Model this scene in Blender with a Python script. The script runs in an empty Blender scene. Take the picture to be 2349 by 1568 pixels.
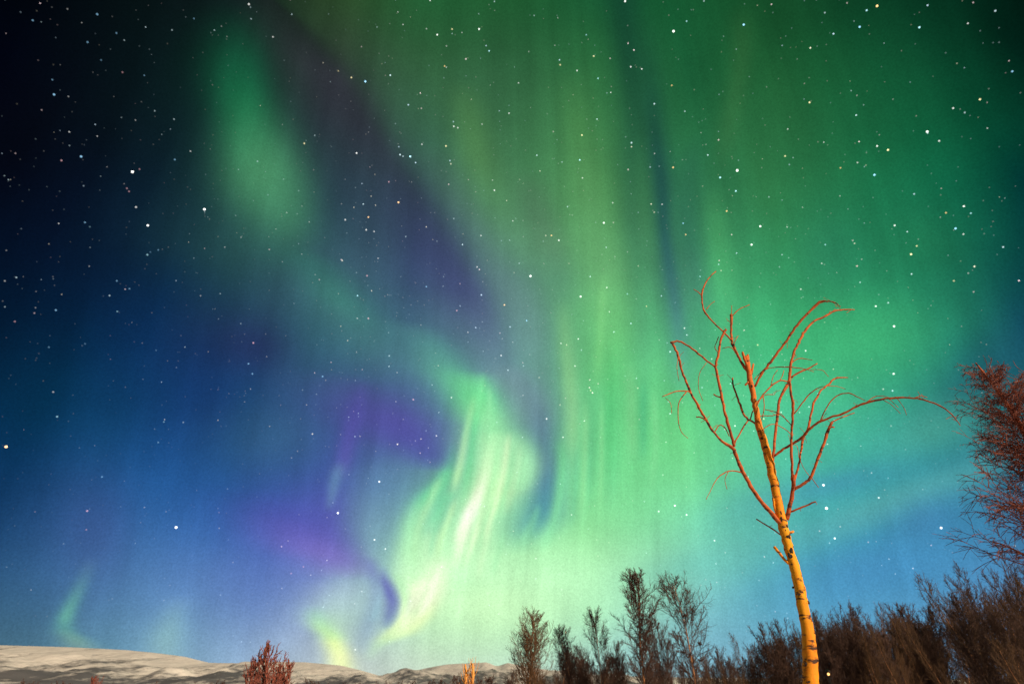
import bpy, math, random
import numpy as np
from mathutils import Vector
R = math.radians
scene = bpy.context.scene
COL = scene.collection

# ------------------------------------------------------------------ camera
PITCH = R(32.0); CAMZ = 1.6
cam_d = bpy.data.cameras.new('camera'); cam = bpy.data.objects.new('camera', cam_d); COL.objects.link(cam)
cam_d.sensor_width = 36; cam_d.lens = 20; cam_d.clip_start = 0.05; cam_d.clip_end = 40000
cam.location = (0, 0, CAMZ); cam.rotation_euler = (R(90) + PITCH, 0, 0)
cam_d.dof.use_dof = True; cam_d.dof.focus_distance = 6.0; cam_d.dof.aperture_fstop = 1.8
scene.camera = cam
scene.view_settings.view_transform = 'Standard'; scene.view_settings.look = 'None'
scene.view_settings.exposure = 0; scene.view_settings.gamma = 1
scene.cycles.volume_bounces = 0
scene.cycles.max_bounces = 4

# photo reading helpers: a point of the photograph (2349 wide) as a direction in the world
CP, SP = math.cos(PITCH), math.sin(PITCH)
def sight(px, py):
    xc = (px - 1174.5) / 1305.0; yc = (784 - py) / 1305.0
    return (xc, CP - yc * SP, SP + yc * CP)
def at(px, py, Y):                       # world point at ground distance Y
    d = sight(px, py); t = Y / d[1]
    return Vector((d[0] * t, Y, CAMZ + d[2] * t)), t
def azel(px, py):
    d = sight(px, py)
    return math.degrees(math.atan2(d[0], d[1])), math.degrees(math.atan2(d[2], math.hypot(d[0], d[1])))
def photo(az, el):
    a, e = R(az), R(el)
    x, y, z = math.sin(a) * math.cos(e), math.cos(a) * math.cos(e), math.sin(e)
    f = y * CP + z * SP; u = -y * SP + z * CP
    f = max(f, 0.15)
    return 1174.5 + 1305 * x / f, 784 - 1305 * u / f
def lin(c):
    m = max(c); c = tuple(v + (m - v) * .10 for v in c)
    return tuple(((v / 255) / 12.92 if v <= 10.3 else ((v / 255 + .055) / 1.055) ** 2.4) for v in c)

# ------------------------------------------------------------------ moonlight
SUN_AZ, SUN_EL = 135.0, 22.0             # behind the camera, to the right (0 = straight ahead)
sd = bpy.data.lights.new('moon_light', 'SUN'); so = bpy.data.objects.new('moon_light', sd); COL.objects.link(so)
sd.energy = 4.8; sd.angle = R(0.5); sd.color = (1.0, 0.73, 0.47)
a, e = R(SUN_AZ), R(SUN_EL)
tosun = Vector((math.sin(a) * math.cos(e), math.cos(a) * math.cos(e), math.sin(e)))
so.rotation_euler = tosun.to_track_quat('Z', 'Y').to_euler()

# ------------------------------------------------------------------ night sky with the aurora, by azimuth and elevation
world = bpy.data.worlds.new('World'); scene.world = world; world.use_nodes = True
NT = world.node_tree; N = NT.nodes; L = NT.links
bg = N['Background']; bg.inputs['Strength'].default_value = 1.0
def put(sock, v):
    if isinstance(v, bpy.types.NodeSocket): L.new(v, sock)
    else: sock.default_value = v
def M(op, a, b=None, c=None, clamp=False):
    n = N.new('ShaderNodeMath'); n.operation = op; n.use_clamp = clamp
    put(n.inputs[0], a)
    if b is not None: put(n.inputs[1], b)
    if c is not None: put(n.inputs[2], c)
    return n.outputs[0]
def mixc(f, a, b):
    n = N.new('ShaderNodeMix'); n.data_type = 'RGBA'
    put(n.inputs[0], f)
    put(n.inputs[6], a if isinstance(a, bpy.types.NodeSocket) else (*a, 1))
    put(n.inputs[7], b if isinstance(b, bpy.types.NodeSocket) else (*b, 1))
    return n.outputs[2]
def ramp(fac, stops, mode='LINEAR'):
    n = N.new('ShaderNodeValToRGB'); r = n.color_ramp; r.interpolation = mode
    put(n.inputs[0], fac)
    while len(r.elements) < len(stops): r.elements.new(0.5)
    for i, (p, c) in enumerate(stops):
        r.elements[i].position = p
    for i, (p, c) in enumerate(stops):
        r.elements[i].color = (*c, 1)
    return n.outputs[0]
def fcurve(x, pts):
    n = N.new('ShaderNodeFloatCurve'); put(n.inputs['Value'], x)
    c = n.mapping.curves[0]
    n.mapping.extend = 'HORIZONTAL'; n.mapping.use_clip = False
    c.points[0].location = pts[0]; c.points[1].location = pts[-1]
    for p in pts[1:-1]: c.points.new(*p)
    for p in c.points: p.handle_type = 'AUTO_CLAMPED'
    n.mapping.update()
    return n.outputs[0]
tc = N.new('ShaderNodeTexCoord'); sep = N.new('ShaderNodeSeparateXYZ'); L.new(tc.outputs['Generated'], sep.inputs[0])
X, Y_, Z = sep.outputs
AZ0 = M('MULTIPLY', M('ARCTAN2', X, Y_), 180 / math.pi)
EL0 = M('MULTIPLY', M('ARCSINE', Z), 180 / math.pi)
# soft natural waviness
def noise(scale, detail, vec=None, rough=0.5):
    n = N.new('ShaderNodeTexNoise'); n.inputs['Scale'].default_value = scale
    n.inputs['Detail'].default_value = detail; n.inputs['Roughness'].default_value = rough
    L.new(vec if vec is not None else tc.outputs['Generated'], n.inputs['Vector'])
    return n
nw = noise(7.0, 2.0); sw = N.new('ShaderNodeSeparateColor'); L.new(nw.outputs['Color'], sw.inputs[0])
AZ = M('ADD', AZ0, M('MULTIPLY', M('SUBTRACT', sw.outputs[0], 0.5), 0.7))
EL = M('ADD', EL0, M('MULTIPLY', M('SUBTRACT', sw.outputs[1], 0.5), 0.7))
AZn = M('MULTIPLY_ADD', AZ, 1 / 180.0, 0.5)              # -90..90 -> 0..1

GX = [0, 196, 392, 587, 783, 979, 1175, 1370, 1566, 1762, 1958, 2153, 2349]
GY = [0, 157, 314, 470, 627, 784, 941, 1098, 1254, 1411, 1568]
G = [
 [(0,2,8),(3,8,12),(8,20,20),(15,22,28),(45,75,40),(30,92,50),(28,88,45),(20,85,50),(20,82,45),(22,75,40),(12,62,37),(5,44,28),(0,12,10)],
 [(2,4,18),(6,14,22),(9,26,28),(18,50,42),(50,60,55),(52,98,62),(45,92,60),(45,110,62),(22,85,50),(30,92,50),(20,86,50),(12,70,44),(2,32,24)],
 [(3,8,28),(6,14,36),(12,34,44),(25,65,60),(42,48,62),(60,108,80),(62,118,76),(60,125,75),(35,105,65),(42,105,60),(28,102,62),(14,95,60),(2,50,40)],
 [(4,13,42),(6,20,48),(14,38,56),(40,85,75),(40,62,78),(55,80,90),(72,130,90),(80,145,85),(45,112,78),(50,125,75),(30,118,75),(18,108,75),(0,38,48)],
 [(4,30,68),(8,38,74),(20,48,76),(35,80,88),(55,95,110),(55,70,112),(88,130,115),(92,165,105),(60,125,100),(60,160,100),(38,130,92),(25,120,88),(2,42,62)],
 [(5,42,84),(10,50,90),(18,45,96),(26,46,100),(55,110,115),(72,112,132),(100,145,142),(100,190,118),(78,160,125),(68,190,122),(58,178,114),(30,125,105),(5,52,82)],
 [(8,50,95),(14,60,105),(16,50,118),(25,60,115),(62,75,135),(80,110,150),(110,155,155),(100,200,125),(102,210,130),(82,200,148),(75,190,145),(45,145,130),(30,95,110)],
 [(12,60,110),(16,72,125),(22,62,138),(38,72,142),(65,88,165),(95,140,160),(120,190,155),(115,215,142),(125,225,150),(88,200,165),(65,170,165),(55,145,165),(50,105,140)],
 [(18,70,120),(32,82,140),(42,88,158),(70,78,175),(105,100,185),(140,215,165),(165,240,172),(150,235,155),(125,210,170),(95,185,180),(62,145,178),(62,135,182),(60,115,160)],
 [(45,95,130),(55,108,155),(80,125,180),(112,140,195),(155,180,205),(185,235,190),(195,250,188),(165,230,190),(110,178,198),(92,155,205),(80,145,205),(85,150,208),(90,135,185)],
 [(95,130,145),(100,145,160),(130,170,195),(170,195,212),(205,212,205),(210,220,205),(195,215,205),(170,200,208),(150,192,208),(135,182,208),(130,180,210),(130,172,205),(115,155,190)],
]
LEFT = {2: [(4,6,15),(5,10,20),(12,30,36),(25,60,60)], 3: [(3,9,24),(6,17,36),(12,34,50),(38,76,76)], 4: [(2,14,32),(8,25,52),(11,40,64),(35,75,80)],
        5: [(4,28,52),(7,42,76),(14,48,93),(34,48,92)], 6: [(3,40,70),(8,60,90),(20,62,116),(22,72,116)], 7: [(10,52,95),(24,75,124),(30,84,146),(34,84,150)],
        8: [(28,70,116),(56,100,160),(56,108,168),(62,103,184)], 9: [(42,84,112),(80,128,165),(105,152,190),(116,152,205)], 10: [(80,112,122),(100,145,155),(130,170,190),(168,193,210)]}
for j_, row_ in LEFT.items():
    G[j_][:4] = row_
G[8][9:12] = [(85,180,180),(60,150,178),(56,132,174)]; G[9][9:12] = [(85,166,196),(76,152,196),(80,153,196)]
def lin0(c): return tuple(((v / 255) / 12.92 if v <= 10.3 else ((v / 255 + .055) / 1.055) ** 2.4) for v in c)
GA = np.array([[lin0(c) for c in row] for row in G])
def table(px, py):
    px = min(max(px, 0), 2349); py = min(max(py, 0), 1568)
    i = px / 195.75; j = py / 156.8
    i0 = min(int(i), 11); j0 = min(int(j), 9); u = i - i0; v = j - j0
    g = GA
    return tuple((g[j0, i0] * (1 - u) + g[j0, i0 + 1] * u) * (1 - v) + (g[j0 + 1, i0] * (1 - u) + g[j0 + 1, i0 + 1] * u) * v)
ROWS = 19; H = 3.8; SG = 0.62
NSTOP = 30
total = None
AZ1, EL1, nstrokes = AZ, EL, 0
def in_order(v):
    """keeps the evaluation in order, a few layers at a time, so that the shader fits the renderer's stack"""
    global AZ, EL
    AZ = M('MULTIPLY_ADD', v, 1e-7, AZ1); EL = M('MULTIPLY_ADD', v, 1e-7, EL1)
for k in range(-2, ROWS + 1):
    er = k * H
    stops = []
    for s in range(NSTOP):
        az = -72 + 144 * s / (NSTOP - 1)
        c = table(*photo(az, max(er, 0.5)))
        stops.append(((az + 90) / 180, c))
    stops = [(0.0, (0.003, 0.01, 0.02))] + stops + [(1.0, (0.003, 0.01, 0.02))]
    if k % 4 == 2 and total is not None: in_order(total)
    ELc = M('MINIMUM', M('MAXIMUM', EL, -1.0), 64.0); AZn = M('MULTIPLY_ADD', AZ, 1 / 180.0, 0.5)
    rc = ramp(AZn, stops, 'LINEAR')
    dv = M('MULTIPLY', M('SUBTRACT', ELc, er), 1 / (H * SG))
    wgt = M('MULTIPLY', M('EXPONENT', M('MULTIPLY', M('MULTIPLY', dv, dv), -0.5)), 1 / (SG * 2.5066))
    v = N.new('ShaderNodeVectorMath'); v.operation = 'SCALE'; L.new(rc, v.inputs[0]); L.new(wgt, v.inputs['Scale'])
    if total is None: total = v.outputs[0]
    else:
        ad = N.new('ShaderNodeVectorMath'); ad.operation = 'ADD'; L.new(total, ad.inputs[0]); L.new(v.outputs[0], ad.inputs[1]); total = ad.outputs[0]
sky = total

def stroke(pts, left=1.0, amp=1.0):
    """a curtain or ray of the aurora: pts = (x, y, half width, strength, colour); left = softness of its left side"""
    global sky, nstrokes
    nstrokes += 1
    if nstrokes % 5 == 1: in_order(sky)
    q = []
    for (x, y, w, al, c) in pts:
        az, el = azel(x, y); az2, _ = azel(x + w, y); q.append((el, az, max(az2 - az, .05), al, lin(c)))
    q.sort(key=lambda t: t[0])
    e0, e1 = q[0][0], q[-1][0]
    mr = N.new('ShaderNodeMapRange'); L.new(EL, mr.inputs[0]); mr.inputs[1].default_value = e0; mr.inputs[2].default_value = e1
    t = mr.outputs[0]
    ps = [(p[0] - e0) / (e1 - e0) for p in q]
    am = min(p[1] for p in q) - 1; aM = max(p[1] for p in q) + 1
    cen = M('MULTIPLY_ADD', fcurve(t, [(s, (p[1] - am) / (aM - am)) for s, p in zip(ps, q)]), aM - am, am)
    wm = max(p[2] for p in q)
    wid = M('MULTIPLY', fcurve(t, [(s, p[2] / wm) for s, p in zip(ps, q)]), wm)
    alp = fcurve(t, [(s, p[3] * amp) for s, p in zip(ps, q)])
    cols = set(p[4] for p in q)
    col = ramp(t, [(s, p[4]) for s, p in zip(ps, q)]) if len(cols) > 1 else q[0][4]
    d = M('DIVIDE', M('SUBTRACT', AZ, cen), wid)
    dp = M('MAXIMUM', d, 0.0); dn = M('DIVIDE', M('MINIMUM', d, 0.0), left)
    s2 = M('ADD', M('MULTIPLY', dp, dp), M('MULTIPLY', dn, dn))
    f = M('MULTIPLY', M('EXPONENT', M('MULTIPLY', s2, -0.5)), alp, clamp=True)
    sky = mixc(f, sky, col)
def blob(x, y, sx, sy, ang, c, al):
    """a soft patch of glow"""
    global sky, nstrokes
    nstrokes += 1
    if nstrokes % 5 == 1: in_order(sky)
    az, el = azel(x, y); h = 12
    a1, e1 = azel(x + h, y); a2, e2 = azel(x, y - h)
    J = np.linalg.inv(np.array([[(a1 - az) / h, (a2 - az) / h], [(e1 - el) / h, (e2 - el) / h]]))   # rightwards and upwards on the sky
    Q = np.array([[math.cos(R(ang)) / sx, math.sin(R(ang)) / sx], [-math.sin(R(ang)) / sy, math.cos(R(ang)) / sy]]) @ J
    dx = M('SUBTRACT', AZ, az); dy = M('SUBTRACT', EL, el)
    u = M('MULTIPLY_ADD', dx, float(Q[0, 0]), M('MULTIPLY', dy, float(Q[0, 1]))); v = M('MULTIPLY_ADD', dx, float(Q[1, 0]), M('MULTIPLY', dy, float(Q[1, 1])))
    s2 = M('ADD', M('MULTIPLY', u, u), M('MULTIPLY', v, v))
    sky = mixc(M('MULTIPLY', M('EXPONENT', M('MULTIPLY', s2, -0.5)), al), sky, lin(c))

# wide patches
blob(590, 790, 70, 40, -10, (34,36,92), .4)
blob(500, 940, 60, 60, 0, (8,40,106), .5)
blob(640, 1010, 100, 70, 0, (55,105,135), .45)
blob(220, 1230, 60, 90, 0, (62,82,150), .35)
blob(600, 1340, 150, 60, 0, (80,110,190), .35)
blob(2250, 860, 110, 60, 40, (20,75,105), .6)
blob(1250, 1340, 190, 70, 0, (188,250,188), .65)
blob(1100, 1390, 120, 50, 0, (208,255,188), .6)
blob(1900, 1115, 120, 24, 14, (55,138,172), .6)
blob(2050, 1150, 170, 24, 20, (85,178,168), .6)
blob(2130, 985, 90, 40, 20, (72,172,150), .5)
blob(1980, 1310, 170, 60, 12, (62,135,200), .5)
blob(1700, 1180, 80, 40, 20, (85,180,175), .4)
blob(1620, 1290, 120, 30, 15, (100,195,180), .45)
blob(1950, 1205, 150, 22, 18, (80,172,180), .4)
blob(2120, 1190, 70, 40, 20, (58,120,175), .5)
blob(1990, 780, 130, 70, 15, (60,190,115), .4)
blob(2090, 560, 80, 60, 0, (30,130,80), .4)
blob(1890, 600, 60, 80, 0, (35,120,90), .35)
blob(870, 500, 70, 60, 60, (45,65,85), .5)
blob(790, 640, 100, 60, 0, (70,105,125), .3)
blob(1050, 640, 60, 90, 30, (55,62,120), .35)
# the dark violet lane and the edge of the great green curtain
stroke([(560,-60,60,.5,(22,24,30)),(680,60,60,.6,(30,34,40)),(760,170,60,.75,(46,46,58)),(830,280,55,.8,(44,46,60)),(905,390,50,.75,(42,48,68)),(970,480,46,.7,(45,52,85)),
        (1040,590,44,.75,(52,58,105)),(1085,670,42,.75,(62,68,122)),(1130,770,38,.6,(82,100,140)),(1180,880,30,.4,(100,130,152)),(1215,960,30,.3,(95,130,150)),(1235,1020,24,0,(95,130,150))], left=1.6)
stroke([(1000,330,40,0,(85,110,100)),(1060,450,45,.25,(90,125,110)),(1120,580,45,.4,(95,135,130)),(1190,700,45,.5,(108,150,150)),(1225,800,40,.45,(108,150,155)),(1260,900,30,.3,(105,150,155)),(1275,960,30,0,(105,150,155))])
stroke([(1060,180,30,0,(75,130,65)),(1080,280,32,.4,(80,140,70)),(1100,370,36,.5,(85,148,78)),(1135,460,40,.45,(88,158,95)),(1180,560,42,.3,(95,160,110)),(1210,640,40,0,(95,160,110))])
stroke([(1200,380,30,0,(75,115,85)),(1230,480,32,.4,(80,118,92)),(1265,560,32,.4,(90,130,100)),(1290,640,30,.3,(85,145,120)),(1300,720,30,0,(90,150,120))])
# loose green patch, upper left
blob(545, 180, 45, 75, 8, (15, 92, 60), .6)
blob(565, 260, 38, 75, 12, (14, 112, 66), .75)
blob(580, 340, 40, 60, 10, (30, 128, 80), .6)
blob(608, 400, 58, 75, 14, (70, 150, 100), .8)
blob(650, 490, 48, 60, 20, (64, 140, 98), .6)
blob(590, 560, 120, 50, 0, (45, 95, 90), .3)
stroke([(690,560,50,0,(45,115,95)),(735,620,55,.4,(48,125,105)),(778,690,52,.5,(60,142,120)),(830,760,60,.35,(72,138,130)),(890,830,60,.2,(80,138,140)),(950,890,50,0,(85,140,145))])
stroke([(930,730,40,0,(80,140,140)),(985,780,36,.45,(80,158,145)),(1020,830,38,.6,(85,172,142)),(1055,880,34,.8,(92,195,140)),(1085,930,32,.7,(100,212,140)),(1110,980,35,0,(110,220,140))], left=1.3)
# columns and dark rays, centre
stroke([(1310,150,30,0,(70,135,70)),(1325,280,28,.35,(78,150,75)),(1340,400,30,.5,(84,156,86)),(1360,520,36,.65,(94,172,102)),(1380,620,38,.7,(104,184,112)),(1392,720,38,.65,(106,200,115)),(1390,830,38,.4,(106,210,115)),(1385,920,40,0,(106,215,120))])
stroke([(1425,-40,34,.6,(14,62,46)),(1438,120,30,.65,(15,66,50)),(1450,260,28,.6,(20,76,56)),(1445,400,26,.55,(30,90,64)),(1450,520,22,.45,(45,108,80)),(1465,640,20,.35,(60,135,95)),(1475,760,16,.3,(75,160,110)),(1478,900,14,.25,(82,185,125)),(1475,1010,12,0,(85,190,130))])
stroke([(1470,40,26,0,(16,66,50)),(1487,180,24,.5,(18,72,54)),(1502,300,23,.8,(20,70,58)),(1515,410,21,.9,(26,78,72)),(1525,520,16,.9,(32,88,84)),(1537,620,16,.85,(46,104,106)),(1549,700,17,.75,(60,118,122)),(1558,780,18,.55,(72,138,138)),(1566,860,22,.35,(85,170,150)),(1572,930,24,0,(90,190,150))])
stroke([(1470,560,12,0,(70,165,105)),(1480,660,14,.3,(78,175,110)),(1500,760,18,.4,(80,190,118)),(1510,860,20,.4,(92,205,125)),(1515,950,20,0,(95,210,130))])
stroke([(1600,300,26,.0,(30,90,70)),(1580,420,24,.35,(36,100,76)),(1585,560,24,.35,(45,110,88)),(1600,660,24,.3,(70,130,115)),(1605,740,24,0,(80,150,125))])
stroke([(1630,400,20,0,(62,150,85)),(1642,520,24,.4,(66,165,90)),(1655,620,28,.5,(72,185,105)),(1660,720,30,.4,(75,200,120)),(1660,800,30,0,(75,200,125))])
stroke([(1690,0,26,.0,(45,100,50)),(1700,120,24,.3,(50,105,52)),(1680,260,24,.3,(55,115,60)),(1650,420,24,0,(60,125,70))])
stroke([(1383,620,7,0,(120,208,122)),(1380,700,8,.45,(122,212,124)),(1374,800,8,.4,(120,220,125)),(1366,900,8,0,(120,220,130))])
stroke([(1350,900,9,0,(88,190,120)),(1354,980,8,.4,(88,190,125)),(1352,1080,8,.35,(92,200,140)),(1350,1180,9,0,(100,210,150))])
stroke([(1405,980,8,0,(92,205,135)),(1408,1070,9,.3,(96,208,140)),(1404,1180,9,0,(110,215,150))])
stroke([(1288,680,14,0,(125,200,125)),(1296,780,14,.5,(128,204,130)),(1306,880,14,.6,(140,212,138)),(1310,980,14,.6,(146,216,142)),(1312,1060,14,.3,(135,214,150)),(1314,1110,14,0,(130,212,155))])
stroke([(1408,760,12,0,(84,190,106)),(1404,850,13,.5,(78,196,110)),(1400,950,13,.6,(74,198,114)),(1403,1050,13,.5,(88,212,124)),(1406,1140,12,0,(110,222,140))])
stroke([(1444,820,9,0,(112,205,132)),(1448,900,10,.45,(124,214,138)),(1450,980,10,.45,(128,218,142)),(1452,1080,10,0,(130,225,150))])
stroke([(1476,860,8,0,(70,180,122)),(1476,930,8,.5,(64,184,124)),(1474,1000,8,.5,(70,192,130)),(1472,1070,8,0,(95,212,145))])
stroke([(1165,830,36,0,(118,146,160)),(1190,890,40,.6,(118,156,158)),(1212,945,44,.7,(118,162,158)),(1225,990,36,.45,(112,158,160)),(1235,1030,26,0,(100,140,155))])
# blue gap beside the bright curtain
stroke([(1195,840,26,0,(100,128,152)),(1232,920,26,.5,(96,124,152)),(1246,990,25,.7,(84,114,150)),(1250,1060,27,.85,(72,110,150)),(1246,1115,31,.9,(60,116,154)),(1236,1165,40,.9,(58,130,160)),(1215,1205,46,.8,(68,152,162)),(1190,1240,46,.45,(92,188,162)),(1170,1275,40,0,(110,205,162))], left=1.15)
stroke([(1200,1120,22,0,(80,165,158)),(1180,1155,28,.6,(86,178,160)),(1155,1195,26,.55,(98,198,160)),(1135,1240,20,0,(120,220,160))])
stroke([(1290,1000,10,0,(110,215,140)),(1290,1060,9,.6,(112,218,145)),(1286,1120,9,.75,(120,225,158)),(1274,1180,9,.7,(130,230,165)),(1258,1230,10,.5,(140,235,165)),(1240,1270,10,0,(150,240,170))])
stroke([(1235,1150,7,0,(110,205,165)),(1222,1190,8,.5,(120,215,165)),(1205,1230,9,.4,(140,230,165)),(1190,1265,9,0,(150,235,170))])
# the bright curtain
stroke([(1085,850,26,0,(108,230,142)),(1105,910,30,.75,(108,233,142)),(1120,960,36,.85,(143,240,160)),(1132,1010,46,.9,(160,245,168)),(1140,1060,50,.9,(170,247,175)),(1132,1110,48,.9,(176,249,175)),(1110,1170,48,.85,(178,250,177)),(1090,1230,50,.8,(187,252,182)),(1070,1290,60,.6,(199,253,190)),(1050,1340,70,0,(206,255,196))], left=1.15)
stroke([(1132,985,20,0,(200,252,180)),(1148,1020,28,.45,(205,253,185)),(1152,1060,34,.5,(208,254,184)),(1142,1105,38,.5,(208,254,178)),(1124,1150,36,.35,(200,253,172)),(1105,1195,30,0,(195,252,170))])
stroke([(1000,1215,26,0,(205,248,190)),(975,1250,30,.5,(215,250,195)),(968,1300,30,.6,(225,253,200)),(966,1345,28,.6,(232,254,205)),(960,1390,26,0,(230,254,200))])
stroke([(1168,980,22,0,(158,238,175)),(1188,1030,24,.6,(161,241,177)),(1195,1070,22,.75,(164,243,177)),(1192,1105,18,.6,(161,241,175)),(1180,1130,16,0,(154,237,175))], left=1.6)
stroke([(1040,1010,12,0,(106,222,156)),(1034,1060,16,.5,(108,227,156)),(1018,1100,20,.75,(112,231,158)),(985,1140,24,.8,(117,235,161)),(960,1175,26,.8,(152,240,174)),(946,1215,28,.85,(165,243,175)),(942,1260,34,.85,(176,246,179)),(945,1310,38,.85,(193,250,188)),(955,1350,36,.85,(202,253,185)),(952,1400,30,.7,(210,253,179)),(930,1440,20,0,(214,253,179))], left=.8)
stroke([(1095,930,8,0,(93,222,136)),(1086,990,10,.6,(90,221,138)),(1078,1050,11,.6,(97,225,142)),(1068,1110,12,.45,(111,232,152)),(1055,1170,12,0,(146,237,167))])
stroke([(1090,900,6,0,(161,243,163)),(1074,970,6,.6,(165,245,165)),(1061,1030,7,.8,(184,249,175)),(1050,1080,7,.85,(187,250,177)),(1040,1120,7,.4,(184,248,179)),(1030,1150,7,0,(176,247,179))])
stroke([(1040,1120,12,0,(124,235,166)),(1015,1155,12,.6,(114,230,166)),(1000,1190,12,.5,(124,235,168)),(985,1220,12,0,(161,240,179))])
stroke([(1128,1010,8,0,(206,252,188)),(1115,1070,10,.6,(214,253,194)),(1098,1130,10,.9,(234,255,213)),(1080,1180,11,.95,(243,255,224)),(1062,1230,11,.9,(237,255,215)),(1048,1275,10,.6,(225,255,204)),(1036,1310,9,0,(217,255,200))])
stroke([(1128,1110,6,0,(217,255,192)),(1112,1165,6,.6,(221,255,199)),(1092,1225,6,.7,(225,255,200)),(1072,1280,6,.4,(217,255,196)),(1060,1310,6,0,(217,255,196))])
stroke([(1035,1190,12,0,(176,247,179)),(1015,1250,14,.45,(184,250,185)),(1000,1310,16,.6,(214,254,194)),(988,1350,16,.85,(230,255,192)),(975,1395,16,.9,(230,255,179)),(955,1425,16,.9,(230,255,175)),(930,1448,20,.8,(222,253,175)),(900,1462,20,.7,(210,248,179)),(872,1476,16,.55,(199,245,184)),(855,1496,12,.35,(197,241,192)),(846,1520,12,0,(199,240,200))])
stroke([(955,1330,6,0,(225,253,196)),(948,1370,6,.8,(234,253,200)),(938,1410,7,.8,(230,253,184)),(926,1440,8,0,(225,252,179))])
stroke([(1020,1320,10,0,(202,250,192)),(1012,1380,10,.3,(199,248,190)),(1018,1440,10,0,(206,250,196))])
stroke([(1015,1270,14,0,(215,255,200)),(1002,1310,20,.7,(225,255,205)),(988,1350,22,.85,(234,255,208)),(968,1390,22,.9,(236,255,204)),(946,1420,20,.85,(234,255,198)),(922,1446,18,.7,(226,252,190)),(895,1464,20,.3,(210,245,185)),(875,1478,18,0,(200,240,185))])
stroke([(942,1360,5,0,(225,250,205)),(934,1395,6,.8,(245,255,225)),(926,1425,6,.7,(238,255,210)),(916,1448,7,0,(230,252,200))])
stroke([(962,1340,5,0,(190,235,185)),(953,1385,6,.4,(196,238,178)),(944,1420,6,0,(205,240,180))])
stroke([(1103,1110,9,0,(240,255,215)),(1092,1145,8,.6,(245,255,222)),(1076,1180,9,.85,(251,255,235)),(1062,1215,8,.7,(245,255,222)),(1050,1250,10,0,(235,255,210))])
stroke([(990,1315,14,0,(240,255,215)),(972,1345,20,.6,(248,255,220)),(962,1375,20,.6,(248,255,218)),(948,1405,18,0,(240,255,205))])
stroke([(1172,985,5,0,(222,255,195)),(1160,1050,5,0.55,(222,255,195)),(1144,1120,5,0.55,(222,255,195)),(1126,1190,5,0.55,(222,255,195)),(1110,1250,5,0,(222,255,195))])
stroke([(1150,980,4.5,0,(150,232,160)),(1140,1050,4.5,0.4,(150,232,160)),(1126,1110,4.5,0.4,(150,232,160)),(1112,1170,4.5,0.4,(150,232,160)),(1098,1225,4.5,0,(150,232,160))])
stroke([(1196,1010,5,0,(190,248,185)),(1186,1070,5,0.4,(190,248,185)),(1170,1130,5,0.4,(190,248,185)),(1156,1185,5,0,(190,248,185))])
stroke([(1180,1000,4,0,(140,225,160)),(1172,1065,4,0.35,(140,225,160)),(1156,1130,4,0.35,(140,225,160)),(1140,1200,4,0,(140,225,160))])
stroke([(1012,1090,7,0,(185,248,180)),(990,1140,7,0.45,(185,248,180)),(968,1190,7,0.45,(185,248,180)),(954,1250,7,0.45,(185,248,180)),(950,1310,7,0,(185,248,180))])
stroke([(1046,1140,6,0,(200,252,180)),(1030,1190,6,0.5,(200,252,180)),(1012,1240,6,0.5,(200,252,180)),(998,1290,6,0,(200,252,180))])
stroke([(1030,1130,5,0,(130,222,165)),(1012,1180,5,0.4,(130,222,165)),(994,1235,5,0.4,(130,222,165)),(984,1285,5,0,(130,222,165))])
stroke([(1008,1290,5,0,(248,255,225)),(996,1335,5,0.6,(248,255,225)),(980,1380,5,0.6,(248,255,225)),(962,1415,5,0,(248,255,225))])
stroke([(990,1300,4,0,(200,242,185)),(976,1350,4,0.35,(200,242,185)),(962,1390,4,0.35,(200,242,185)),(948,1420,4,0,(200,242,185))])
stroke([(1130,1190,6,0,(215,255,195)),(1118,1240,6,0.35,(215,255,195)),(1104,1290,6,0.35,(215,255,195)),(1094,1340,6,0,(215,255,195))])
stroke([(1160,1210,6,0,(150,236,168)),(1150,1250,6,0.3,(150,236,168)),(1138,1290,6,0.3,(150,236,168)),(1128,1330,6,0,(150,236,168))])
stroke([(1108,850,6,0,(120,232,150)),(1104,900,6,0.4,(120,232,150)),(1096,950,6,0.4,(120,232,150)),(1088,1000,6,0,(120,232,150))])
stroke([(1122,880,5,0,(150,240,170)),(1124,930,5,0.4,(150,240,170)),(1122,980,5,0.4,(150,240,170)),(1118,1020,5,0,(150,240,170))])
stroke([(1340,900,6,0,(150,226,150)),(1342,1000,6,0.35,(150,226,150)),(1340,1100,6,0.35,(150,226,150)),(1334,1200,6,0,(150,226,150))])
stroke([(1378,900,5,0,(138,225,145)),(1380,1000,5,0.35,(138,225,145)),(1380,1100,5,0.35,(138,225,145)),(1374,1210,5,0,(138,225,145))])
stroke([(1500,880,7,0,(125,222,145)),(1502,960,7,0.4,(125,222,145)),(1500,1050,7,0.4,(125,222,145)),(1494,1150,7,0,(125,222,145))])
stroke([(1322,1010,5,0,(100,200,148)),(1322,1080,5,0.3,(100,200,148)),(1318,1150,5,0.3,(100,200,148)),(1306,1220,5,0,(100,200,148))])
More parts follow.
